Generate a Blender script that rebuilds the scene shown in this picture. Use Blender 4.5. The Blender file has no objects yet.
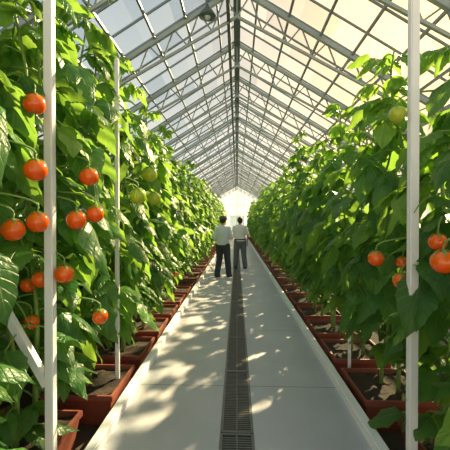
import bpy, bmesh, math, random
import numpy as np
from mathutils import Vector, Matrix, Quaternion
random.seed(7); np.random.seed(7)
scene=bpy.context.scene
COL=scene.collection
V=Vector
GZ=-0.18      # soil level
END=34.0
HW,ZE,ZR=3.2,3.2,5.2

# ------------------------------------------------------------ helpers
def link(o):
    COL.objects.link(o); return o
def mesh_obj(name,verts,faces,mats=(),parent=None,smooth=False,loc=None):
    me=bpy.data.meshes.new(name); me.from_pydata([tuple(v) for v in verts],[],faces); me.update()
    for m in mats: me.materials.append(m)
    if smooth: me.polygons.foreach_set('use_smooth',[True]*len(me.polygons))
    o=bpy.data.objects.new(name,me); link(o)
    if loc is not None: o.location=loc
    if parent: o.parent=parent
    return o
def bm_obj(name,bm,mats=(),parent=None,smooth=False,loc=None):
    bmesh.ops.recalc_face_normals(bm,faces=bm.faces)
    me=bpy.data.meshes.new(name); bm.to_mesh(me); bm.free()
    for m in mats: me.materials.append(m)
    if smooth: me.polygons.foreach_set('use_smooth',[True]*len(me.polygons))
    o=bpy.data.objects.new(name,me); link(o)
    if loc is not None: o.location=loc
    if parent: o.parent=parent
    return o
def empty(name,loc):
    o=bpy.data.objects.new(name,None); o.empty_display_size=0.1; link(o); o.location=loc; return o
def tag(o,label,cat,group=None):
    o["label"]=label; o["category"]=cat
    if group: o["group"]=group
    return o
def box(bm,x0,x1,y0,y1,z0,z1,mi=0):
    vs=[bm.verts.new((x,y,z)) for x in (x0,x1) for y in (y0,y1) for z in (z0,z1)]
    for f in ((0,1,3,2),(4,6,7,5),(0,4,5,1),(2,3,7,6),(0,2,6,4),(1,5,7,3)):
        fa=bm.faces.new([vs[i] for i in f]); fa.material_index=mi
def beam(bm,p0,p1,w,h=None,mi=0,sides=4):
    h=h or w
    p0=V(p0);p1=V(p1); d=(p1-p0).normalized()
    up=V((0,0,1)) if abs(d.z)<0.95 else V((0,1,0))
    s=d.cross(up).normalized(); n=s.cross(d)
    rings=[]
    for p in (p0,p1):
        r=[]
        for k in range(sides):
            if sides==4:
                a,b=((-1,-1),(1,-1),(1,1),(-1,1))[k]; q=p+s*a*w/2+n*b*h/2
            else:
                t=2*math.pi*k/sides; q=p+s*math.cos(t)*w/2+n*math.sin(t)*h/2
            r.append(bm.verts.new(q))
        rings.append(r)
    for k in range(sides):
        f=bm.faces.new((rings[0][k],rings[0][(k+1)%sides],rings[1][(k+1)%sides],rings[1][k])); f.material_index=mi
    for r in (rings[0][::-1],rings[1]):
        f=bm.faces.new(r); f.material_index=mi
def tube(verts,faces,pts,rads,sides=6):
    base=len(verts); n=len(pts); prev=None
    for i,p in enumerate(pts):
        p=V(p)
        d=(V(pts[min(i+1,n-1)])-V(pts[max(i-1,0)])).normalized()
        if prev is None:
            a=V((1,0,0)) if abs(d.x)<0.8 else V((0,1,0))
            s=d.cross(a).normalized()
        else:
            s=(prev-d*prev.dot(d)).normalized()
        prev=s; m=d.cross(s)
        for k in range(sides):
            t=2*math.pi*k/sides
            verts.append(p+(s*math.cos(t)+m*math.sin(t))*rads[i])
    for i in range(n-1):
        for k in range(sides):
            a=base+i*sides+k; b=base+i*sides+(k+1)%sides
            faces.append((a,b,b+sides,a+sides))
    faces.append(tuple(base+k for k in range(sides))[::-1])
    faces.append(tuple(base+(n-1)*sides+k for k in range(sides)))

# ------------------------------------------------------------ materials
def new_mat(name):
    m=bpy.data.materials.new(name); m.use_nodes=True
    nt=m.node_tree; nt.nodes.clear()
    out=nt.nodes.new('ShaderNodeOutputMaterial')
    return m,nt,out
def N(nt,t,**kw):
    n=nt.nodes.new(t)
    for k,v in kw.items():
        if k.startswith('i_'): n.inputs[k[2:].replace('_',' ')].default_value=v
        else: setattr(n,k,v)
    return n
def math_n(nt,op,a,b=None,c=None,clamp=False):
    n=nt.nodes.new('ShaderNodeMath'); n.operation=op; n.use_clamp=clamp
    for i,x in enumerate((a,b,c)):
        if x is None: continue
        if isinstance(x,(int,float)): n.inputs[i].default_value=x
        else: nt.links.new(x,n.inputs[i])
    return n.outputs[0]
def mixc(nt,f,a,b,mode='MIX'):
    n=nt.nodes.new('ShaderNodeMix'); n.data_type='RGBA'; n.blend_type=mode
    for idx,x in ((0,f),(6,a),(7,b)):
        if isinstance(x,(int,float)): n.inputs[idx].default_value=x
        elif isinstance(x,tuple): n.inputs[idx].default_value=(*x,1) if len(x)==3 else x
        else: nt.links.new(x,n.inputs[idx])
    return n.outputs[2]
def simple(name,col,rough=0.5,metal=0.0,var=0.15,scale=8,bump=0.1,bscale=60):
    m,nt,out=new_mat(name)
    p=N(nt,'ShaderNodeBsdfPrincipled'); p.inputs['Roughness'].default_value=rough; p.inputs['Metallic'].default_value=metal
    tc=N(nt,'ShaderNodeTexCoord')
    no=N(nt,'ShaderNodeTexNoise'); no.inputs['Scale'].default_value=scale; no.inputs['Detail'].default_value=5
    nt.links.new(tc.outputs['Object'],no.inputs['Vector'])
    dark=tuple(c*(1-var*1.6) for c in col); lite=tuple(min(1,c*(1+var)) for c in col)
    c=mixc(nt,no.outputs['Fac'],dark,lite); nt.links.new(c,p.inputs['Base Color'])
    if bump>0:
        n2=N(nt,'ShaderNodeTexNoise'); n2.inputs['Scale'].default_value=bscale; n2.inputs['Detail'].default_value=4
        nt.links.new(tc.outputs['Object'],n2.inputs['Vector'])
        b=N(nt,'ShaderNodeBump'); b.inputs['Strength'].default_value=bump; b.inputs['Distance'].default_value=0.01
        nt.links.new(n2.outputs['Fac'],b.inputs['Height']); nt.links.new(b.outputs[0],p.inputs['Normal'])
    nt.links.new(p.outputs[0],out.inputs[0])
    return m
M_white=simple('white_painted_steel',(0.90,0.90,0.91),0.4,0,0.04,6,0.03)
M_steel=simple('galvanised_steel',(0.20,0.24,0.24),0.45,0.2,0.12,5,0.03)
M_truss=simple('pale_grey_green_steel',(0.32,0.36,0.36),0.45,0.1,0.1,5,0.03)
M_ridge=simple('grey_green_steel',(0.10,0.14,0.135),0.5,0.3,0.15,5,0.03)
M_terra=simple('terracotta_plastic',(0.25,0.068,0.04),0.6,0,0.3,5,0.15)
M_soil=simple('potting_soil',(0.045,0.03,0.02),0.95,0,0.4,18,1.0,45)
M_ground=simple('dark_earth_floor',(0.05,0.038,0.026),0.95,0,0.4,3,1.0,20)
M_iron=simple('dark_iron_grate',(0.16,0.165,0.16),0.45,0.4,0.2,10,0.1)
M_pit=simple('drain_channel_concrete',(0.03,0.03,0.03),0.9)
M_skin=simple('skin',(0.55,0.33,0.23),0.5,0,0.05,8,0.03)
M_hair=simple('black_hair',(0.02,0.016,0.013),0.5,0,0.3,60,0.4,120)
M_shirt=simple('pale_blue_grey_cotton',(0.68,0.72,0.82),0.85,0,0.06,7,0.25,90)
M_shirt2=simple('pale_grey_cotton',(0.72,0.73,0.78),0.85,0,0.06,7,0.25,90)
M_trous=simple('dark_grey_twill',(0.05,0.056,0.072),0.85,0,0.2,8,0.2,90)
M_trous2=simple('grey_blue_twill',(0.13,0.15,0.18),0.85,0,0.2,8,0.2,90)
M_shoe=simple('black_leather',(0.015,0.013,0.012),0.4)
M_cap=simple('grey_cap_cloth',(0.11,0.11,0.12),0.85)
M_eye=simple('eye_white',(0.8,0.8,0.78),0.2,0,0.02)
M_stem=simple('green_stem',(0.22,0.36,0.08),0.5,0,0.25,15,0.1)
M_lampw=simple('white_enamel',(0.6,0.62,0.6),0.35)
def concrete():
    m,nt,out=new_mat('pale_concrete'); L=nt.links
    p=N(nt,'ShaderNodeBsdfPrincipled'); p.inputs['Roughness'].default_value=0.5
    tc=N(nt,'ShaderNodeTexCoord')
    n1=N(nt,'ShaderNodeTexNoise'); n1.inputs['Scale'].default_value=1.3; n1.inputs['Detail'].default_value=6; n1.inputs['Roughness'].default_value=0.55
    n2=N(nt,'ShaderNodeTexNoise'); n2.inputs['Scale'].default_value=38; n2.inputs['Detail'].default_value=6
    L.new(tc.outputs['Object'],n1.inputs['Vector']); L.new(tc.outputs['Object'],n2.inputs['Vector'])
    r=N(nt,'ShaderNodeValToRGB'); r.color_ramp.elements[0].position=0.3; r.color_ramp.elements[1].position=0.72
    r.color_ramp.elements[0].color=(0.47,0.48,0.53,1); r.color_ramp.elements[1].color=(0.56,0.57,0.62,1)
    L.new(n1.outputs['Fac'],r.inputs[0])
    c=mixc(nt,0.12,r.outputs[0],n2.outputs['Fac'],'MULTIPLY')
    sp=N(nt,'ShaderNodeSeparateXYZ'); L.new(tc.outputs['Object'],sp.inputs[0])
    fr=math_n(nt,'FRACT',math_n(nt,'MULTIPLY',math_n(nt,'ADD',sp.outputs[1],-0.70),1/1.6))
    d=math_n(nt,'ABSOLUTE',math_n(nt,'SUBTRACT',fr,0.5))
    j=math_n(nt,'LESS_THAN',d,0.003)
    c2=mixc(nt,j,c,(0.2,0.2,0.2)); L.new(c2,p.inputs['Base Color'])
    b=N(nt,'ShaderNodeBump'); b.inputs['Strength'].default_value=0.12; b.inputs['Distance'].default_value=0.004
    h=math_n(nt,'SUBTRACT',n2.outputs['Fac'],math_n(nt,'MULTIPLY',j,2.0)); L.new(h,b.inputs['Height'])
    L.new(b.outputs[0],p.inputs['Normal']); L.new(p.outputs[0],out.inputs[0])
    return m
M_conc=concrete()
M_curb=simple('pale_curb_concrete',(0.85,0.85,0.88),0.6,0,0.05,3,0.1)
def glass():
    m,nt,out=new_mat('greenhouse_glass'); L=nt.links
    tr=N(nt,'ShaderNodeBsdfTransparent')
    gl=N(nt,'ShaderNodeBsdfGlossy'); gl.inputs['Roughness'].default_value=0.12; gl.inputs[0].default_value=(0.8,0.85,0.85,1)
    tl=N(nt,'ShaderNodeBsdfTranslucent'); tl.inputs[0].default_value=(0.50,0.64,0.72,1)
    tc=N(nt,'ShaderNodeTexCoord'); 
    sp=N(nt,'ShaderNodeSeparateXYZ'); L.new(tc.outputs['Object'],sp.inputs[0])
    no=N(nt,'ShaderNodeTexNoise'); no.inputs['Scale'].default_value=0.9; no.inputs['Detail'].default_value=5
    L.new(tc.outputs['Object'],no.inputs['Vector'])
    cell=math_n(nt,'FLOOR',math_n(nt,'MULTIPLY',math_n(nt,'ADD',sp.outputs[1],1.3),1/0.55))
    cx=math_n(nt,'FLOOR',math_n(nt,'MULTIPLY',sp.outputs[0],2.08))
    cb=N(nt,'ShaderNodeCombineXYZ'); L.new(cell,cb.inputs[0]); L.new(cx,cb.inputs[1])
    wn=N(nt,'ShaderNodeTexWhiteNoise'); wn.noise_dimensions='2D'; L.new(cb.outputs[0],wn.inputs['Vector'])
    L.new(mixc(nt,wn.outputs['Value'],(0.64,0.72,0.76),(0.94,0.96,0.95)),tr.inputs[0])
    f=math_n(nt,'ADD',math_n(nt,'MULTIPLY_ADD',no.outputs['Fac'],0.08,0.0),math_n(nt,'MULTIPLY',wn.outputs['Value'],0.06))
    m1=N(nt,'ShaderNodeMixShader'); L.new(f,m1.inputs[0]); L.new(tr.outputs[0],m1.inputs[1]); L.new(tl.outputs[0],m1.inputs[2])
    m2=N(nt,'ShaderNodeMixShader'); m2.inputs[0].default_value=0.06; L.new(m1.outputs[0],m2.inputs[1]); L.new(gl.outputs[0],m2.inputs[2])
    L.new(m2.outputs[0],out.inputs[0]); return m
M_glass=glass()
def leafmat():
    m,nt,out=new_mat('tomato_leaf'); L=nt.links
    uv=N(nt,'ShaderNodeUVMap'); sp=N(nt,'ShaderNodeSeparateXYZ'); L.new(uv.outputs[0],sp.inputs[0])
    av=math_n(nt,'MULTIPLY',math_n(nt,'ABSOLUTE',math_n(nt,'SUBTRACT',sp.outputs[0],0.5)),2.0)
    mid=math_n(nt,'SUBTRACT',1.0,math_n(nt,'MULTIPLY',av,12.0),clamp=True)
    ph=math_n(nt,'FRACT',math_n(nt,'MULTIPLY',math_n(nt,'SUBTRACT',sp.outputs[1],math_n(nt,'MULTIPLY',av,0.22)),7.0))
    sv=math_n(nt,'SUBTRACT',1.0,math_n(nt,'MULTIPLY',math_n(nt,'ABSOLUTE',math_n(nt,'SUBTRACT',ph,0.5)),8.0),clamp=True)
    vein=math_n(nt,'MAXIMUM',mid,math_n(nt,'MULTIPLY',sv,0.6))
    at=N(nt,'ShaderNodeAttribute'); at.attribute_name='tint'
    oi=N(nt,'ShaderNodeObjectInfo')
    tint=math_n(nt,'ADD',math_n(nt,'MULTIPLY',at.outputs['Fac'],0.85),math_n(nt,'MULTIPLY',oi.outputs['Random'],0.15))
    r=N(nt,'ShaderNodeValToRGB'); e=r.color_ramp.elements
    e[0].position=0.0; e[0].color=(0.026,0.12,0.032,1); e[1].position=1.0; e[1].color=(0.26,0.45,0.05,1)
    k=e.new(0.5); k.color=(0.082,0.255,0.046,1)
    L.new(tint,r.inputs[0])
    col=mixc(nt,math_n(nt,'MULTIPLY',vein,0.5),r.outputs[0],(0.30,0.46,0.16))
    tcol=mixc(nt,0.55,col,(0.48,0.76,0.07))
    p=N(nt,'ShaderNodeBsdfPrincipled'); p.inputs['Roughness'].default_value=0.36
    L.new(col,p.inputs['Base Color'])
    b=N(nt,'ShaderNodeBump'); b.inputs['Strength'].default_value=0.8; b.inputs['Distance'].default_value=0.008; b.invert=True
    no=N(nt,'ShaderNodeTexNoise'); no.inputs['Scale'].default_value=9; L.new(uv.outputs[0],no.inputs['Vector'])
    L.new(math_n(nt,'ADD',vein,math_n(nt,'MULTIPLY',no.outputs['Fac'],0.8)),b.inputs['Height']); L.new(b.outputs[0],p.inputs['Normal'])
    t=N(nt,'ShaderNodeBsdfTranslucent'); L.new(tcol,t.inputs[0])
    mx=N(nt,'ShaderNodeMixShader'); mx.inputs[0].default_value=0.46
    L.new(p.outputs[0],mx.inputs[1]); L.new(t.outputs[0],mx.inputs[2]); L.new(mx.outputs[0],out.inputs[0])
    return m
M_leaf=leafmat()
def tomatomat(name,a,b):
    m,nt,out=new_mat(name); L=nt.links
    p=N(nt,'ShaderNodeBsdfPrincipled'); p.inputs['Roughness'].default_value=0.14
    p.inputs['Specular IOR Level'].default_value=0.6
    tc=N(nt,'ShaderNodeTexCoord'); sp=N(nt,'ShaderNodeSeparateXYZ'); L.new(tc.outputs['Object'],sp.inputs[0])
    no=N(nt,'ShaderNodeTexNoise'); no.inputs['Scale'].default_value=12; L.new(tc.outputs['Object'],no.inputs['Vector'])
    f=math_n(nt,'ADD',math_n(nt,'MULTIPLY',sp.outputs[2],9.0),math_n(nt,'MULTIPLY',no.outputs['Fac'],0.5),clamp=True)
    L.new(mixc(nt,f,a,b),p.inputs['Base Color']); L.new(p.outputs[0],out.inputs[0]); return m
M_tom=tomatomat('ripe_tomato_skin',(0.87,0.095,0.003),(0.93,0.22,0.006))
M_tomg=tomatomat('unripe_tomato_skin',(0.46,0.52,0.03),(0.30,0.46,0.03))

# ------------------------------------------------------------ setting
def struct(o): o["kind"]="structure"; return o
bm=bmesh.new(); box(bm,-14,14,-4,60,GZ-0.1,GZ)
struct(bm_obj('floor',bm,[M_ground]))
PW=0.89
bm=bmesh.new()
box(bm,-PW,-0.12,-1.5,END-0.2,GZ,0); box(bm,0.12,PW,-1.5,END-0.2,GZ,0)
box(bm,-0.12,0.12,-1.5,END-0.2,GZ,-0.10,1)
o=bm_obj('concrete_walkway',bm,[M_conc,M_pit]); struct(o)
for i,s in enumerate((-1,1)):
    bm=bmesh.new(); a,b=sorted((s*PW,s*(PW+0.07))); box(bm,a,b,-1.5,END-0.2,GZ,0.075)
    bmesh.ops.bevel(bm,geom=[e for e in bm.edges],offset=0.008,segments=2,affect='EDGES')
    struct(bm_obj('trim_%d'%(i+1),bm,[M_curb]))
def grate_mesh():
    bm=bmesh.new(); L=1.0
    for x in (-0.118,-0.004,0.1): box(bm,x,x+(0.018 if abs(x)>.05 else .008),0.004,L-0.004,-0.03,0.004)
    for y in (0.004,L-0.022): box(bm,-0.11,0.11,y,y+0.018,-0.03,0.004)
    n=38
    for k in range(n):
        y=0.03+k*(L-0.06)/n
        box(bm,-0.105,0.105,y,y+0.010,-0.022,0.001)
    return bm
g0=bm_obj('drain_grate',grate_mesh(),[M_iron],loc=(0,-0.6,0))
def copy_to(o,loc,parent=None):
    c=o.copy(); COL.objects.link(c); c.location=loc
    if parent: c.parent=parent
    return c
for k in range(1,34):
    c=copy_to(g0,(0,-0.6+k,0)); tag(c,"long dark iron slotted drain grate set in concrete path","drain grate","drain grates along the path")
tag(g0,"long dark iron slotted drain grate set in concrete path","drain grate","drain grates along the path")

def wall_side(name,s):
    bm=bmesh.new(); x=s*HW
    box(bm,x-0.003,x+0.003,-1.5,END,GZ+0.5,ZE,1)
    box(bm,x-0.05,x+0.05,-1.5,END,GZ,GZ+0.5,0)
    for z in (1.1,2.2,ZE): box(bm,x-0.03,x+0.03,-1.5,END,z-0.03,z+0.03,0)
    y=-1.3
    while y<END: box(bm,x-0.03,x+0.03,y-0.03,y+0.03,GZ,ZE,0); y+=1.1
    struct(bm_obj(name,bm,[M_white,M_glass]))
wall_side('wall_left',-1); wall_side('wall_right',1)
bm=bmesh.new()
vs=[bm.verts.new(p) for p in ((-HW,END,GZ),(HW,END,GZ),(HW,END,ZE),(0,END,ZR),(-HW,END,ZE))]
f=bm.faces.new(vs); f.material_index=1
for x in (-2.4,-1.6,-0.7,0,0.7,1.6,2.4):
    zt=ZR-(ZR-ZE)*abs(x)/HW; zb=2.2 if abs(x)<0.3 else GZ
    beam(bm,(x,END-0.03,zb),(x,END-0.03,zt),0.04)
for z in (1.1,2.2,ZE): 
    if z<2: 
        beam(bm,(-HW,END-0.03,z),(-0.7,END-0.03,z),0.04); beam(bm,(0.7,END-0.03,z),(HW,END-0.03,z),0.04)
    else: beam(bm,(-HW,END-0.03,z),(HW,END-0.03,z),0.04)
struct(bm_obj('wall_end',bm,[M_white,M_glass]))
bm=bmesh.new()
for x in (-0.64,-0.02,0.02,0.64): beam(bm,(x,END-0.12,0),(x,END-0.12,2.12),0.04)
for z in (0.05,1.0,2.1): beam(bm,(-0.64,END-0.12,z),(0.64,END-0.12,z),0.04)
box(bm,-0.62,0.62,END-0.123,END-0.117,0.03,2.1,1)
struct(bm_obj('door_1',bm,[M_white,M_glass]))
bm=bmesh.new()
for s in (-1,1):
    q=[bm.verts.new(p) for p in ((s*HW,-1.5,ZE),(s*HW,END,ZE),(0,END,ZR),(0,-1.5,ZR))]
    f=bm.faces.new(q); f.material_index=1
    y=-1.3
    while y<END:
        beam(bm,(s*HW,y,ZE+0.0),(0,y,ZR+0.0),0.022,0.028); y+=0.55
struct(bm_obj('ceiling',bm,[M_steel,M_glass]))
tn=3
def longbeam(x,z,w,mat,h=None):
    global tn
    bm=bmesh.new(); beam(bm,(x,-1.5,z),(x,END-0.05,z),w,h or w)
    struct(bm_obj('trim_%d'%tn,bm,[mat])); tn+=1
for s in (-1,1):
    for t in (0.10,0.25,0.40,0.55,0.70,0.85):
        longbeam(s*HW*t, ZR-(ZR-ZE)*t-0.045, 0.034, M_steel)
    longbeam(s*(HW-0.06),ZE-0.02,0.09,M_truss)
longbeam(0,ZR-0.07,0.12,M_ridge,0.14)
longbeam(-0.13,4.62,0.055,M_ridge)
def truss(y):
    e=empty('roof_truss',(0,y,ZE)); off=V((0,y,ZE))
    def part(name,segs,mat,w):
        bm=bmesh.new()
        for a,b in segs: beam(bm,V((a[0],0,a[1]-ZE)),V((b[0],0,b[1]-ZE)),w)
        return bm_obj(name,bm,[mat],parent=e)
    for s in (-1,1):
        part('rafter',[((s*(HW-0.04),ZE-0.05),(0,ZR-0.08))],M_truss,0.062)
        part('lower_chord',[((s*(HW-0.1),ZE-0.25),(s*0.0,ZR-0.52))],M_truss,0.038)
        segs=[];n=8
        for i in range(n):
            t0=i/n;t1=(i+0.5)/n;t2=(i+1)/n
            top=lambda t:(s*(HW-0.04)*(1-t),ZE-0.05+(ZR-ZE-0.03)*t)
            bot=lambda t:(s*(HW-0.1)*(1-t),ZE-0.25+(ZR-ZE-0.27)*t)
            segs+=[(bot(t0),top(t1)),(top(t1),bot(t2))]
        part('web_bracing',segs,M_steel,0.02)
    part('king_post',[((0,ZR-0.55),(0,ZR-0.06))],M_steel,0.03)
    return e
t0=truss(2.0)
kids=list(t0.children)
trs=[t0]
ty=[2.0-1.65*2,2.0-1.65]+[2.0+1.65*q for q in range(1,20)]
for y in ty:
    c=copy_to(t0,(0,y,ZE)); trs.append(c)
    for ch in kids:
        cc=ch.copy(); COL.objects.link(cc); cc.parent=c
for t in trs: tag(t,"slim grey-green steel lattice truss spanning under the glass roof","roof truss","roof trusses of the greenhouse")
def lowz(x): return ZR-0.52-(ZR-ZE-0.27)*abs(x)/(HW-0.1)
def post(x,y,w=0.03,top=None):
    e=empty('support_post',(x,y,GZ)); h=(top or lowz(x))-GZ
    bm=bmesh.new(); box(bm,-w,w,-w,w,0,h)
    bmesh.ops.bevel(bm,geom=[ed for ed in bm.edges],offset=0.006,segments=2,affect='EDGES')
    bm_obj('shaft',bm,[M_white],parent=e)
    bm=bmesh.new(); box(bm,-0.045,0.045,-0.07,0.07,0,0.012)
    for yy in (-0.055,0.055): beam(bm,(0,yy,0.012),(0,yy,0.022),0.014,sides=6)
    bm_obj('base_plate',bm,[M_white],parent=e)
    return e
def post_tag(p,l="slim white square steel post standing beside the planters"): tag(p,l,"post","white support posts")
LP=(-1.12,2.0); RP=(1.055,2.08); LP2=(-1.105,3.1)
p0=post(*LP,0.026)
bm=bmesh.new(); beam(bm,(-0.02,0.0,0.70),(-0.84,0.0,2.12),0.045); bm_obj('diagonal_brace',bm,[M_white],parent=p0)
post_tag(p0,"slim white square steel post with a diagonal brace")
post_tag(post(*RP,0.026))
post_tag(post(*LP2,0.018,3.0),"thin white steel post rising among tomato plants")
post_tag(post(1.12,3.42,0.014,0.66),"short thin white steel post between two planters")

def planter():
    e=empty('planter_box',(0,0,0))
    bm=bmesh.new(); L=0.62;W=0.60;H=0.265;t=0.024;r=0.03
    def ring(x,y,z): return [bm.verts.new(p) for p in ((-x,-y,z),(x,-y,z),(x,y,z),(-x,y,z))]
    prof=[(W/2-0.05,L/2-0.05,0),(W/2-0.015,L/2-0.015,H-0.045),(W/2,L/2,H-0.045),(W/2,L/2,H),(W/2-t,L/2-t,H),(W/2-t-0.02,L/2-t-0.02,0.02)]
    rs=[ring(*p) for p in prof]
    for a,b in zip(rs,rs[1:]):
        for k in range(4): bm.faces.new((a[k],a[(k+1)%4],b[(k+1)%4],b[k]))
    bm.faces.new(rs[0][::-1]); bm.faces.new(rs[-1])
    bmesh.ops.bevel(bm,geom=[ed for ed in bm.edges],offset=0.004,segments=2,affect='EDGES')
    bm_obj('box_body',bm,[M_terra],parent=e)
    vs=[];fs=[];n=14
    for i in range(n+1):
        for j in range(n+1):
            x=(i/n-0.5)*(W-2*t-0.012); y=(j/n-0.5)*(L-2*t-0.012)
            vs.append((x,y,H-0.045+0.018*random.random()))
    for i in range(n):
        for j in range(n):
            a=i*(n+1)+j; fs.append((a,a+n+1,a+n+2,a+1))
    mesh_obj('soil',vs,fs,[M_soil],parent=e,smooth=True)
    return e
pl0=planter(); kids=list(pl0.children)
PYS=[1.38+0.82*k for k in range(0,39)]
first=True; 
def planter_at(x,y):
    global first
    if first: c=pl0; first=False; c.location=(x,y,GZ)
    else:
        c=copy_to(pl0,(x,y,GZ))
        for ch in kids:
            cc=ch.copy(); COL.objects.link(cc); cc.parent=c
    tag(c,"reddish-brown rectangular planter box filled with dark soil","planter","planter boxes beside the path")
for s in (-1,1):
    for i,y in enumerate(PYS):
        planter_at(s*(1.46 if i<2 else 1.31),y)
    if s<0:
        for y in PYS[:9]: planter_at(s*2.4,y)

# ------------------------------------------------------------ plants
NL,NM=12,2
US=np.linspace(0,1,NL+1); VS=np.linspace(-1,1,2*NM+1)
PROF=np.clip(np.sin(np.pi*np.clip(US,0,1)**0.66),0,1)**1.0; PROF[-1]=0.0; PROF[0]=0.06
SERR=1+0.05*np.cos(np.arange(NL+1)*np.pi); SERR[0]=1
class Acc: pass
def new_acc():
    a=Acc(); a.v=[];a.f=[];a.uv=[];a.t=[];a.n=0; return a
UVT=np.array([[(v+1)/2,u] for u in US for v in VS])
FT=[]
for i in range(NL):
    for j in range(2*NM):
        a=i*(2*NM+1)+j; FT.append((a,a+1,a+2*NM+2,a+2*NM+1))
FT=np.array(FT)
def leaflet(acc,p,d,L,W,droop,fold,tint,roll=0.0):
    d=V(d).normalized(); s=d.cross(V((0,0,1)))
    if s.length<0.05: s=V((random.uniform(-1,1),random.uniform(-1,1),0))
    s.normalize(); s=Quaternion(d,roll)@s
    pos=V(p); dr=d.copy(); P=[];Nn=[]
    for i in range(NL+1):
        P.append(pos[:]); Nn.append((s.cross(dr)).normalized()[:])
        dr=(dr+V((0,0,-droop/NL))).normalized(); pos=pos+dr*L/NL
    P=np.array(P);Nn=np.array(Nn);S=np.array(s[:])
    w=W*0.5*PROF*SERR
    ripple=0.045*W*np.sin(np.arange(NL+1)*1.5+random.random()*6)
    G=P[:,None,:]+S[None,None,:]*(w[:,None]*VS[None,:])[:,:,None]+Nn[:,None,:]*((-fold*w[:,None]*np.abs(VS[None,:])**1.4)+ripple[:,None]*np.abs(VS[None,:]))[:,:,None]
    acc.v.append(G.reshape(-1,3)); acc.f.append(FT+acc.n); acc.n+=len(UVT)
    acc.uv.append(UVT); acc.t.append(np.full(len(UVT),tint))
def acc_mesh(name,acc):
    v=np.concatenate(acc.v); f=np.concatenate(acc.f); uv=np.concatenate(acc.uv); t=np.concatenate(acc.t)
    me=bpy.data.meshes.new(name); me.from_pydata(v.tolist(),[],f.tolist())
    ul=me.uv_layers.new(name='UVMap'); idx=f.reshape(-1); ul.data.foreach_set('uv',uv[idx].reshape(-1).astype(np.float32))
    at=me.attributes.new('tint','FLOAT','POINT'); at.data.foreach_set('value',t.astype(np.float32))
    me.polygons.foreach_set('use_smooth',[True]*len(me.polygons)); me.materials.append(M_leaf); me.update(); return me
def plant(seed,H,loc,keep=None,big=1.0,reach=1.0,step=1.0,tb=0.0,zmin=0.36,lowk=0.6):
    random.seed(seed)
    e=empty('tomato_plant',loc); acc=new_acc(); sv=[];sf=[]
    o=V(loc)
    stems=[]
    for k in range(2):
        bx=random.uniform(-0.05,0.05); by=(-0.07,0.07)[k]; pts=[];r=[]
        n=16; ph=random.random()*6
        hh=H*(1.0 if k==0 else random.uniform(0.78,0.92))
        for i in range(n+1):
            t=i/n
            pts.append(V((bx+0.07*math.sin(ph+t*10)*min(1,t*3),by+0.07*math.cos(ph*1.3+t*9)*min(1,t*3),hh*t))); r.append(0.018*(1-0.6*t))
        tube(sv,sf,pts,r,7); stems.append((pts,hh))
    az=random.random()*6.28
    for (pts,hh) in stems:
        z=zmin
        while z<hh:
            t=z/hh; i=min(int(t*16),15); base=pts[i].lerp(pts[i+1],t*16-i)
            az+=2.4+random.uniform(-0.4,0.4)
            top=max(0,(z-(hh-0.9))/0.9)
            low=min(1.0,max(0.0,(0.9-z)/0.5))
            Lp=random.uniform(0.20,0.43)*(1-0.62*top)*reach*(1-lowk*low)
            el=random.uniform(0.2,0.75)+top*0.7+low*0.6
            d=V((math.cos(az)*math.cos(el),math.sin(az)*math.cos(el),math.sin(el)))
            p=base.copy(); P=[p.copy()]; D=[d.copy()]; m=6
            for q in range(m):
                d=(d+V((0,0,-1.6/m))).normalized(); p=p+d*Lp/m; P.append(p.copy()); D.append(d.copy())
            if keep and not keep(o+P[-1]) and not keep(o+P[3]): z+=0.07; continue
            tube(sv,sf,P,[0.007*(1-0.5*q/m) for q in range(m+1)],5)
            tint0=min(1,max(0,random.gauss(0.40,0.28)+0.4*top+tb))
            sz=random.uniform(0.7,1.25)*big*(1-0.45*top)*(1-0.35*low)
            spots=[(m,0,1.25)]
            for q in (2,4,5): spots+=[(q,1,0.66+0.09*q),(q,-1,0.66+0.09*q)]
            for q,sd,k in spots:
                if random.random()<0.08: continue
                dd=D[q]; 
                if sd:
                    hz=V((dd.x,dd.y,0)); hz=hz.normalized() if hz.length>1e-3 else V((1,0,0))
                    dd=Quaternion((0,0,1),sd*random.uniform(0.5,1.1))@hz; dd=dd+V((0,0,random.uniform(-0.8,0.2)))
                LL=0.15*k*sz*random.uniform(0.8,1.2)
                mid=P[q]+dd.normalized()*LL*0.6+V((0,0,-LL*0.25))
                if keep and not (keep(o+mid) and keep(o+P[q])): continue
                if mid.z<0.02: continue
                leaflet(acc,P[q],dd,LL*1.25,LL*random.uniform(0.58,0.72),random.uniform(0.5,2.1)*(1-0.5*low),random.uniform(0.1,0.5),min(1,max(0,tint0+random.uniform(-0.18,0.18))),random.uniform(-0.6,0.6))
            z+=random.uniform(0.078,0.115)*step
    st=mesh_obj('stem',sv,sf,[M_stem],parent=e,smooth=True)
    fo=bpy.data.objects.new('foliage',acc_mesh('foliage',acc)); link(fo); fo.parent=e
    return e,stems

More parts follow.
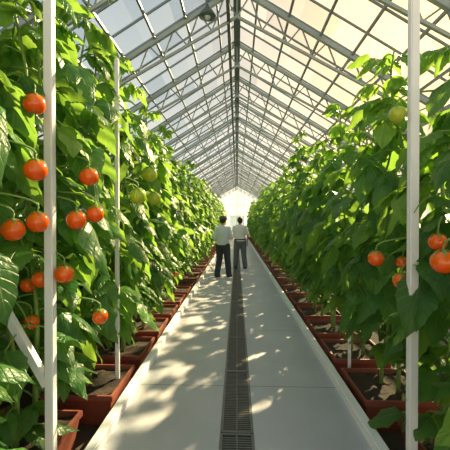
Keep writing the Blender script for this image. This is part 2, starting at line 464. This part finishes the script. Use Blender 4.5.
# tomatoes: (x,y,z,r,kind)
TOM=[(-1.09,1.80,2.135,.058,'r'),(-1.025,1.70,1.765,.058,'r'),(-.926,2.10,1.784,.058,'r'),(-.91,2.15,1.55,.056,'r'),
(-.96,2.0,1.512,.059,'r'),(-1.045,1.75,1.50,.057,'r'),(-1.13,1.68,1.46,.058,'r'),(-1.035,2.0,1.19,.058,'r'),
(-1.206,2.05,1.15,.056,'r'),(-1.38,2.2,1.085,.052,'r'),(-.94,2.3,.85,.053,'r'),(-1.36,2.2,.84,.052,'r'),
(-1.01,3.9,2.05,.092,'g'),(-1.00,3.4,1.76,.085,'g'),(-.97,3.95,1.775,.082,'g'),
(1.01,1.70,1.305,.060,'r'),(1.11,1.92,1.39,.050,'r'),(.967,2.4,1.246,.056,'r'),(1.048,2.2,1.125,.055,'r'),(1.15,2.40,1.22,.045,'r'),
(0.98,2.12,2.16,.052,'g'),(-1.05,5.7,.62,.05,'r')]
CAM=V((0,0,1.5))
BR=[V((LP[0]-0.02,2.0,0.52)).lerp(V((LP[0]-0.84,2.0,1.94)),q/8) for q in range(6)]
def keep(p):
    if abs(p.x)<(0.84 if p.x<0 else 0.80): return False
    for (x,y,z,r,k) in TOM:
        c=V((x,y,z)); d=(CAM-c).normalized(); w=p-c; t=max(0.0,min(0.9,w.dot(d)))
        if (w-d*t).length<r+((0.045 if x<0 else 0.038) if k=='r' else 0.06): return False
    for c in BR:
        d=(CAM-c).normalized(); w=p-c; t=max(0.0,min(0.8,w.dot(d)))
        if (w-d*t).length<0.10: return False
    for (x,y),g,zl in ((LP,.07,-1),(RP,.065,1.0),(LP2,.045,-1)):
        q=V((x,y,0)); d=V((-q.x,-q.y,0)).normalized(); w=V((p.x-q.x,p.y-q.y,0))
        t=max(0,min(0.75,w.dot(d)))
        if (w-d*t).length<g and p.z>zl: return False
    return True
SOILZ=GZ+0.215
hero=[]
allplants=[]
for s in (-1,1):
    for i,y in enumerate(PYS[:5]):
        H=(3.5,3.6,3.55,3.35,3.2)[i] if s<0 else (2.55,2.75,3.0,2.75,3.1)[i]
        px=s*(1.43 if i<2 else 1.33)
        if s>0 and i<2: px=1.34
        lk=0.1 if i<2 else 0.45
        e,st=plant(100+i+(50 if s>0 else 0),H-SOILZ,(px,y,SOILZ),keep,big=(1.65 if i<3 else 1.5),reach=1.18 if i<3 else 1.0,tb=(-0.12 if i<3 else 0),zmin=0.10 if i<2 else 0.34,lowk=lk,step=0.95)
        hero.append((e,V((px,y,SOILZ)),st)); allplants.append(e)
protos=[]
for k in range(6):
    protos.append(plant(300+k,2.95-SOILZ+random.uniform(-0.1,0.1),(0,0,0),None,big=1.45,reach=0.88,step=0.98)[0])
used=[False]*6
def place(k,loc,rot,sc):
    p=protos[k]
    if not used[k]: used[k]=True; c=p
    else:
        c=p.copy(); COL.objects.link(c)
        for ch in p.children:
            cc=ch.copy(); COL.objects.link(cc); cc.parent=c
    c.location=loc; c.rotation_euler=(0,0,rot); c.scale=sc; allplants.append(c)
rr=random.Random(5)
for s in (-1,1):
    for i,y in enumerate(PYS):
        if i>=5:
            place(rr.randrange(6),(s*1.33,y,SOILZ),rr.random()*6.28,(1,1,rr.uniform(0.92,1.12) if s<0 else rr.uniform(0.80,1.12)))
        if i<9 and s<0: place(rr.randrange(6),(s*2.4,y,SOILZ),rr.random()*6.28,(1,1,rr.uniform(0.95,1.1)))
for p in allplants: tag(p,"tall leafy green tomato plant trained upright from a planter","tomato plant","tomato plants growing in rows")
for e,_,_ in hero[1:3]: e["label"]="tall tomato plant with clusters of ripe red tomatoes"
for e,_,_ in hero[6:8]: e["label"]="leafy tomato plant bearing a few ripe red tomatoes"

def tomato(x,y,z,r,kind):
    vs=[];fs=[];nu,nv=24,14
    for i in range(nv+1):
        th=math.pi*i/nv
        for j in range(nu):
            ph=2*math.pi*j/nu
            rad=0.97*math.sin(th)*(1+0.02*math.cos(5*ph)*math.sin(th)); zz=math.cos(th)*0.97
            dim=0.12*math.exp(-(math.sin(th)/0.22)**2) if th<1.5 else 0.03*math.exp(-(math.sin(th)/0.2)**2)
            zz-= dim if th<1.5 else -dim
            vs.append((rad*math.cos(ph)*r,rad*math.sin(ph)*r,zz*r))
    for i in range(nv):
        for j in range(nu): fs.append((i*nu+j,(i+1)*nu+j,(i+1)*nu+(j+1)%nu,i*nu+(j+1)%nu))
    o=mesh_obj('tomato',vs,fs,[M_tom if kind=='r' else M_tomg],smooth=True,loc=(x,y,z))
    cv=[];cf=[]; z0=0.87*r
    for k in range(6):
        a=k*1.047+random.random()*0.3; b=len(cv); Ls=r*0.95
        for i in range(6):
            t=i/5; rd=Ls*t; w=0.19*r*(1-t)**0.6+0.001; h=math.sqrt(max(0,(1.03*r)**2-rd*rd))*0.97*(1 if t>0.25 else 0.93+0.28*t)+0.03*r*t
            c,s_=math.cos(a),math.sin(a)
            cv+= [(c*rd-s_*w,s_*rd+c*w,h),(c*rd,s_*rd,h+0.02*r),(c*rd+s_*w,s_*rd-c*w,h)]
        for i in range(5):
            q=b+i*3; cf+=[(q,q+1,q+4,q+3),(q+1,q+2,q+5,q+4)]
    tube(cv,cf,[(0,0,z0-0.05*r),(0,0,z0+0.3*r),(0.05*r,0,z0+0.57*r)],[0.006,0.005,0.0045],6)
    mesh_obj('calyx',cv,cf,[M_stem],parent=o,smooth=True)
    if kind=='r': tag(o,"ripe orange-red tomato hanging on the vine","tomato","tomatoes on the vines")
    else: tag(o,"unripe yellow-green tomato hanging on the vine","tomato","tomatoes on the vines")
    return o
stalks={}
for T in TOM:
    tomato(*T); x,y,z,r,k=T
    best=min(range(len(hero)),key=lambda i:(hero[i][1].x-x)**2+(hero[i][1].y-y)**2)
    stalks.setdefault(best,[]).append(T)
for b,ts in stalks.items():
    e,o,st=hero[b]
    for (x,y,z,r,k) in ts:
        sv=[];sf=[]
        top=V((x+0.05*r,y,z+1.42*r))-o
        pts,hh=min(st,key=lambda s:(s[0][8].y-top.y)**2)
        zt=min(hh*0.97,top.z+0.06); t=zt/hh; i=min(int(t*16),15); an=pts[i].lerp(pts[i+1],t*16-i)
        c1=top+V((0,0,0.05)); c2=an.lerp(top,0.5)+V((0,0,0.06)); P=[]
        for q in range(11):
            u=q/10; P.append(top*(1-u)**3+c1*3*u*(1-u)**2+c2*3*u*u*(1-u)+an*u**3)
        tube(sv,sf,P,[0.0048+0.003*q/10 for q in range(11)],6)
        mesh_obj('fruit_stalk',sv,sf,[M_stem],parent=e,smooth=True)

# ------------------------------------------------------------ people
def cap(bm,p0,r0,p1,r1,seg=12,flat=1.0):
    p0=V(p0);p1=V(p1);d=(p1-p0); L=d.length; d=d.normalized() if L>1e-6 else V((0,0,1))
    a=V((1,0,0)) if abs(d.x)<0.8 else V((0,1,0)); s=d.cross(a).normalized(); m=d.cross(s)
    rows=[]
    for i in range(1,5):
        t=math.pi/2*(1-i/4); rows.append((p0-d*r0*math.sin(t),r0*math.cos(t)))
    for i in range(0,4):
        t=math.pi/2*(i/4); rows.append((p1+d*r1*math.sin(t),r1*math.cos(t)))
    rings=[]
    for c,r in rows:
        rings.append([bm.verts.new(c+(s*math.cos(2*math.pi*k/seg)+m*math.sin(2*math.pi*k/seg))*r) for k in range(seg)])
    for A,B in zip(rings,rings[1:]):
        for k in range(seg): bm.faces.new((A[k],A[(k+1)%seg],B[(k+1)%seg],B[k]))
    for R,end in ((rings[0],p0-d*r0),(rings[-1],p1+d*r1)):
        v=bm.verts.new(end)
        for k in range(seg): bm.faces.new((R[k],R[(k+1)%seg],v))
def loft(bm,rings,seg=20):
    R=[]
    for (cx,cy,cz,rx,ry) in rings:
        R.append([bm.verts.new((cx+rx*math.cos(2*math.pi*k/seg),cy+ry*math.sin(2*math.pi*k/seg),cz)) for k in range(seg)])
    for A,B in zip(R,R[1:]):
        for k in range(seg): bm.faces.new((A[k],A[(k+1)%seg],B[(k+1)%seg],B[k]))
    bm.faces.new(R[0][::-1]); bm.faces.new(R[-1])
def ell(bm,c,rx,ry,rz):
    n=10; rings=[]
    for i in range(n+1):
        t=math.pi*(0.02+0.96*i/n); rings.append((c[0],c[1],c[2]-rz*math.cos(t),max(rx*math.sin(t),1e-4),max(ry*math.sin(t),1e-4)))
    loft(bm,rings,16)
def remesh(name,bm,vox,mat,parent,smooth_it=2):
    bmesh.ops.recalc_face_normals(bm,faces=bm.faces)
    me=bpy.data.meshes.new(name+'_tmp'); bm.to_mesh(me); bm.free()
    o=bpy.data.objects.new(name+'_tmp',me); link(o)
    md=o.modifiers.new('r','REMESH'); md.mode='VOXEL'; md.voxel_size=vox
    if smooth_it:
        ms=o.modifiers.new('s','SMOOTH'); ms.factor=0.5; ms.iterations=smooth_it
    dg=bpy.context.evaluated_depsgraph_get(); dg.update()
    m2=bpy.data.meshes.new_from_object(o.evaluated_get(dg)); m2.name=name
    bpy.data.objects.remove(o)
    m2.materials.clear(); m2.materials.append(mat)
    m2.polygons.foreach_set('use_smooth',[True]*len(m2.polygons))
    r=bpy.data.objects.new(name,m2); link(r); r.parent=parent; return r
def person(loc,rotz,H,arms,legs,mats,hat):
    e=empty('person',loc); e.rotation_euler=(0,0,rotz); k=H/1.70; e.scale=(k*1.06,k*1.06,k)
    hipL,hipR=V((-0.09,0,0.90)),V((0.09,0,0.90))
    bm=bmesh.new(); sh=bmesh.new(); tr=bmesh.new()
    hc=V((0,0.02,1.585))
    ell(bm,hc,0.074,0.095,0.112); ell(bm,hc+V((0,0.03,-0.05)),0.052,0.06,0.06)
    cap(bm,hc+V((0,0.09,0.01)),0.009,hc+V((0,0.112,-0.025)),0.014)
    cap(bm,hc+V((-0.02,0.087,-0.055)),0.007,hc+V((0.02,0.087,-0.055)),0.007)
    for s in (-1,1): ell(bm,hc+V((s*0.077,-0.005,-0.005)),0.012,0.02,0.032)
    cap(bm,(0,-0.005,1.36),0.062,(0,0.012,1.52),0.053)
    loft(bm,[(0,0,0.86,0.13,0.10),(0,0,0.95,0.155,0.11),(0,0,1.08,0.13,0.095),(0,0,1.25,0.155,0.11),(0,0,1.37,0.16,0.095),(0,0,1.43,0.10,0.06)])
    loft(sh,[(0,0,0.90,0.180,0.138),(0,0,0.98,0.184,0.14),(0,0,1.08,0.172,0.13),(0,0,1.25,0.188,0.138),(0,-0.002,1.36,0.18,0.118),(0,-0.002,1.41,0.13,0.085),(0,0,1.45,0.07,0.068)])
    loft(tr,[(0,0,0.78,0.165,0.12),(0,0,0.88,0.172,0.13),(0,0,0.98,0.160,0.118)])
    for s,(elb,wr,bend) in zip((-1,1),arms):
        S=V((s*0.175,0,1.365)); E=V(elb); Wp=V(wr)
        cap(bm,(s*0.12,0,1.36),0.06,S,0.052); cap(bm,S,0.05,E,0.038); cap(bm,E,0.038,Wp,0.026)
        cap(sh,(s*0.12,0,1.36),0.066,S,0.062); 
        mid=S.lerp(E,1.0) if hat else S.lerp(E,0.85)
        cap(sh,S,0.062,mid,0.054)
        if hat:
            cap(sh,E,0.053,E.lerp(Wp,0.25),0.05)
        d=(Wp-E).normalized(); side=V((0,1,0)) if abs(d.z)>0.7 else V((0,0,1))
        side=(side-d*side.dot(d)).normalized(); nrm=d.cross(side)*(-s)
        for q in (-0.025,-0.008,0.009,0.026): cap(bm,Wp+side*q*0.5,0.014,Wp+d*0.088+side*q,0.0115)
        for q,l in zip((0.03,0.0105,-0.0095,-0.028),(0.068,0.076,0.07,0.056)):
            b=Wp+d*0.09+side*q; m=b+(d*0.95+nrm*0.2).normalized()*l*0.5; t=m+(d*0.8+nrm*0.6).normalized()*l*0.5
            cap(bm,b,0.009,m,0.0085,8); cap(bm,m,0.0085,t,0.007,8)
        b=Wp+d*0.03+side*0.026; m=b+(d*0.7+side*0.7).normalized()*0.035; t=m+(d*0.9+side*0.25+nrm*0.3).normalized()*0.03
        cap(bm,b,0.012,m,0.0105,8); cap(bm,m,0.0105,t,0.008,8)
    feet=[]
    for h,(kn,an) in zip((hipL,hipR),legs):
        K=V(kn);A=V(an)
        cap(bm,h,0.088,K,0.054); cap(bm,K,0.054,A,0.037); cap(bm,A,0.04,A+V((0,0.12,-0.045)),0.03)
        cap(tr,h+V((0,0,-0.01)),0.112,K,0.086); cap(tr,K,0.086,A+V((0,0,-0.005)),0.076)
        feet.append(A)
    body=remesh('body',bm,0.0065,mats['skin'],e,1)
    remesh('shirt',sh,0.012,mats['shirt'],e,3)
    remesh('trousers',tr,0.012,mats['trousers'],e,3)
    for A in feet:
        b=bmesh.new(); g=A.z-0.08
        loft(b,[(A.x,A.y+0.05,g+0.0,0.048,0.135),(A.x,A.y+0.05,g+0.02,0.05,0.138),(A.x,A.y+0.045,g+0.05,0.047,0.125),(A.x,A.y+0.01,g+0.08,0.045,0.075),(A.x,A.y-0.005,g+0.11,0.044,0.055)])
        bm_obj('shoe',b,[M_shoe],parent=e,smooth=True)
    for s in (-1,1):
        b=bmesh.new(); ell(b,hc+V((s*0.028,0.086,0.008)),0.013,0.011,0.009); bm_obj('eye',b,[M_eye],parent=e,smooth=True)
    b=bmesh.new(); ell(b,hc+V((0,-0.018,0.026)),0.085,0.096,0.105)
    ell(b,hc+V((0,-0.045,-0.035)),0.072,0.06,0.06)
    remesh('hair',b,0.008,M_hair,e,2)
    if hat:
        b=bmesh.new(); c=hc+V((0,-0.008,0.03))
        loft(b,[(c.x,c.y,c.z,0.096,0.112),(c.x,c.y,c.z+0.03,0.097,0.113),(c.x,c.y,c.z+0.07,0.088,0.102),(c.x,c.y,c.z+0.10,0.055,0.065),(c.x,c.y,c.z+0.108,0.01,0.01)],24)
        loft(b,[(c.x,c.y+0.11,c.z,0.07,0.085),(c.x,c.y+0.11,c.z+0.01,0.07,0.085)],20)
        bm_obj('cap',b,[M_cap],parent=e,smooth=True)
    else:
        b=bmesh.new(); loft(b,[(0,0,0.945,0.188,0.146),(0,0,0.98,0.188,0.146)],28); bm_obj('belt',b,[M_shoe],parent=e,smooth=True)
    return e
p1=person((-0.38,9.25,0.0),math.radians(-24),1.66,
  [((-0.245,-0.05,1.11),(-0.21,0.13,0.94),0),((0.25,0.0,1.11),(0.14,0.21,1.06),0)],
  [((-0.12,0.03,0.49),(-0.15,-0.06,0.08)),((0.11,0.05,0.49),(0.13,0.08,0.08))],
  dict(skin=M_skin,shirt=M_shirt,trousers=M_trous),True)
tag(p1,"person in pale blue-grey shirt, dark cap and dark trousers, back turned","person")
p2=person((0.10,11.0,0.0),math.radians(16),1.66,
  [((-0.235,0.03,1.11),(-0.15,0.23,1.05),0),((0.24,-0.03,1.10),(0.25,0.05,0.86),0)],
  [((-0.11,0.06,0.49),(-0.12,0.10,0.08)),((0.12,0.0,0.49),(0.14,-0.08,0.08))],
  dict(skin=M_skin,shirt=M_shirt2,trousers=M_trous2),False)
tag(p2,"person in pale short-sleeved shirt and grey-blue trousers, walking away","person")

e=empty('hanging_lamp',(-0.46,5.3,4.95))
bm=bmesh.new(); loft(bm,[(0,0,-0.26,0.13,0.13),(0,0,-0.25,0.135,0.135),(0,0,-0.18,0.09,0.09),(0,0,-0.12,0.04,0.04),(0,0,-0.08,0.035,0.035)],24); bm_obj('lamp_shade',bm,[M_ridge],parent=e,smooth=True)
bm=bmesh.new(); beam(bm,(0,0,-0.1),(0,0,-0.0),0.018,sides=8); beam(bm,(0,-0.0,-0.03),(0,0.0,0.0),0.06); bm_obj('bracket',bm,[M_ridge],parent=e)
bm=bmesh.new(); ell(bm,(0,0,-0.25),0.05,0.05,0.06); bm_obj('bulb',bm,[M_lampw],parent=e,smooth=True)
tag(e,"small dark round lamp hanging under the roof ridge","lamp")

# ------------------------------------------------------------ light
az,elv=math.radians(32),math.radians(33)
sd=V((math.sin(az)*math.cos(elv),math.cos(az)*math.cos(elv),math.sin(elv)))
sun=bpy.data.lights.new('sun','SUN'); sun.energy=20.0; sun.angle=math.radians(1.0); sun.color=(1.0,0.74,0.39)
so=bpy.data.objects.new('sun',sun); link(so); so.rotation_euler=(-sd).to_track_quat('-Z','Y').to_euler(); so.location=sd*30
w=bpy.data.worlds.new('World'); scene.world=w; w.use_nodes=True; nt=w.node_tree; nt.nodes.clear(); L=nt.links
out=nt.nodes.new('ShaderNodeOutputWorld'); bg=nt.nodes.new('ShaderNodeBackground')
tc=nt.nodes.new('ShaderNodeTexCoord'); sp=nt.nodes.new('ShaderNodeSeparateXYZ'); L.new(tc.outputs['Generated'],sp.inputs[0])
r=nt.nodes.new('ShaderNodeValToRGB'); e_=r.color_ramp.elements
e_[0].position=0.0; e_[0].color=(1.8,1.5,1.05,1); e_[1].position=1.0; e_[1].color=(0.48,0.54,0.60,1)
k=e_.new(0.2); k.color=(0.92,0.88,0.80,1); k=e_.new(0.55); k.color=(0.48,0.55,0.60,1)
L.new(sp.outputs[2],r.inputs[0])
gd=V((math.sin(math.radians(34))*math.cos(math.radians(27)),math.cos(math.radians(34))*math.cos(math.radians(27)),math.sin(math.radians(27))))
dt=nt.nodes.new('ShaderNodeVectorMath'); dt.operation='DOT_PRODUCT'; L.new(tc.outputs['Generated'],dt.inputs[0]); dt.inputs[1].default_value=gd
glow=math_n(nt,'POWER',math_n(nt,'MAXIMUM',dt.outputs['Value'],0.0),14.0)
c=mixc(nt,glow,r.outputs[0],(3.2,1.75,0.75))
L.new(c,bg.inputs[0]); bg.inputs[1].default_value=1.02; L.new(bg.outputs[0],out.inputs[0])

scene.view_settings.view_transform='Standard'
scene.view_settings.exposure=0.08

cam=bpy.data.cameras.new('camera'); co=bpy.data.objects.new('camera',cam); link(co)
cam.lens=27.2; cam.sensor_width=36; co.location=CAM
fw=V((-12/340,1,-3/340)); co.rotation_euler=fw.to_track_quat('-Z','Y').to_euler()
scene.camera=co
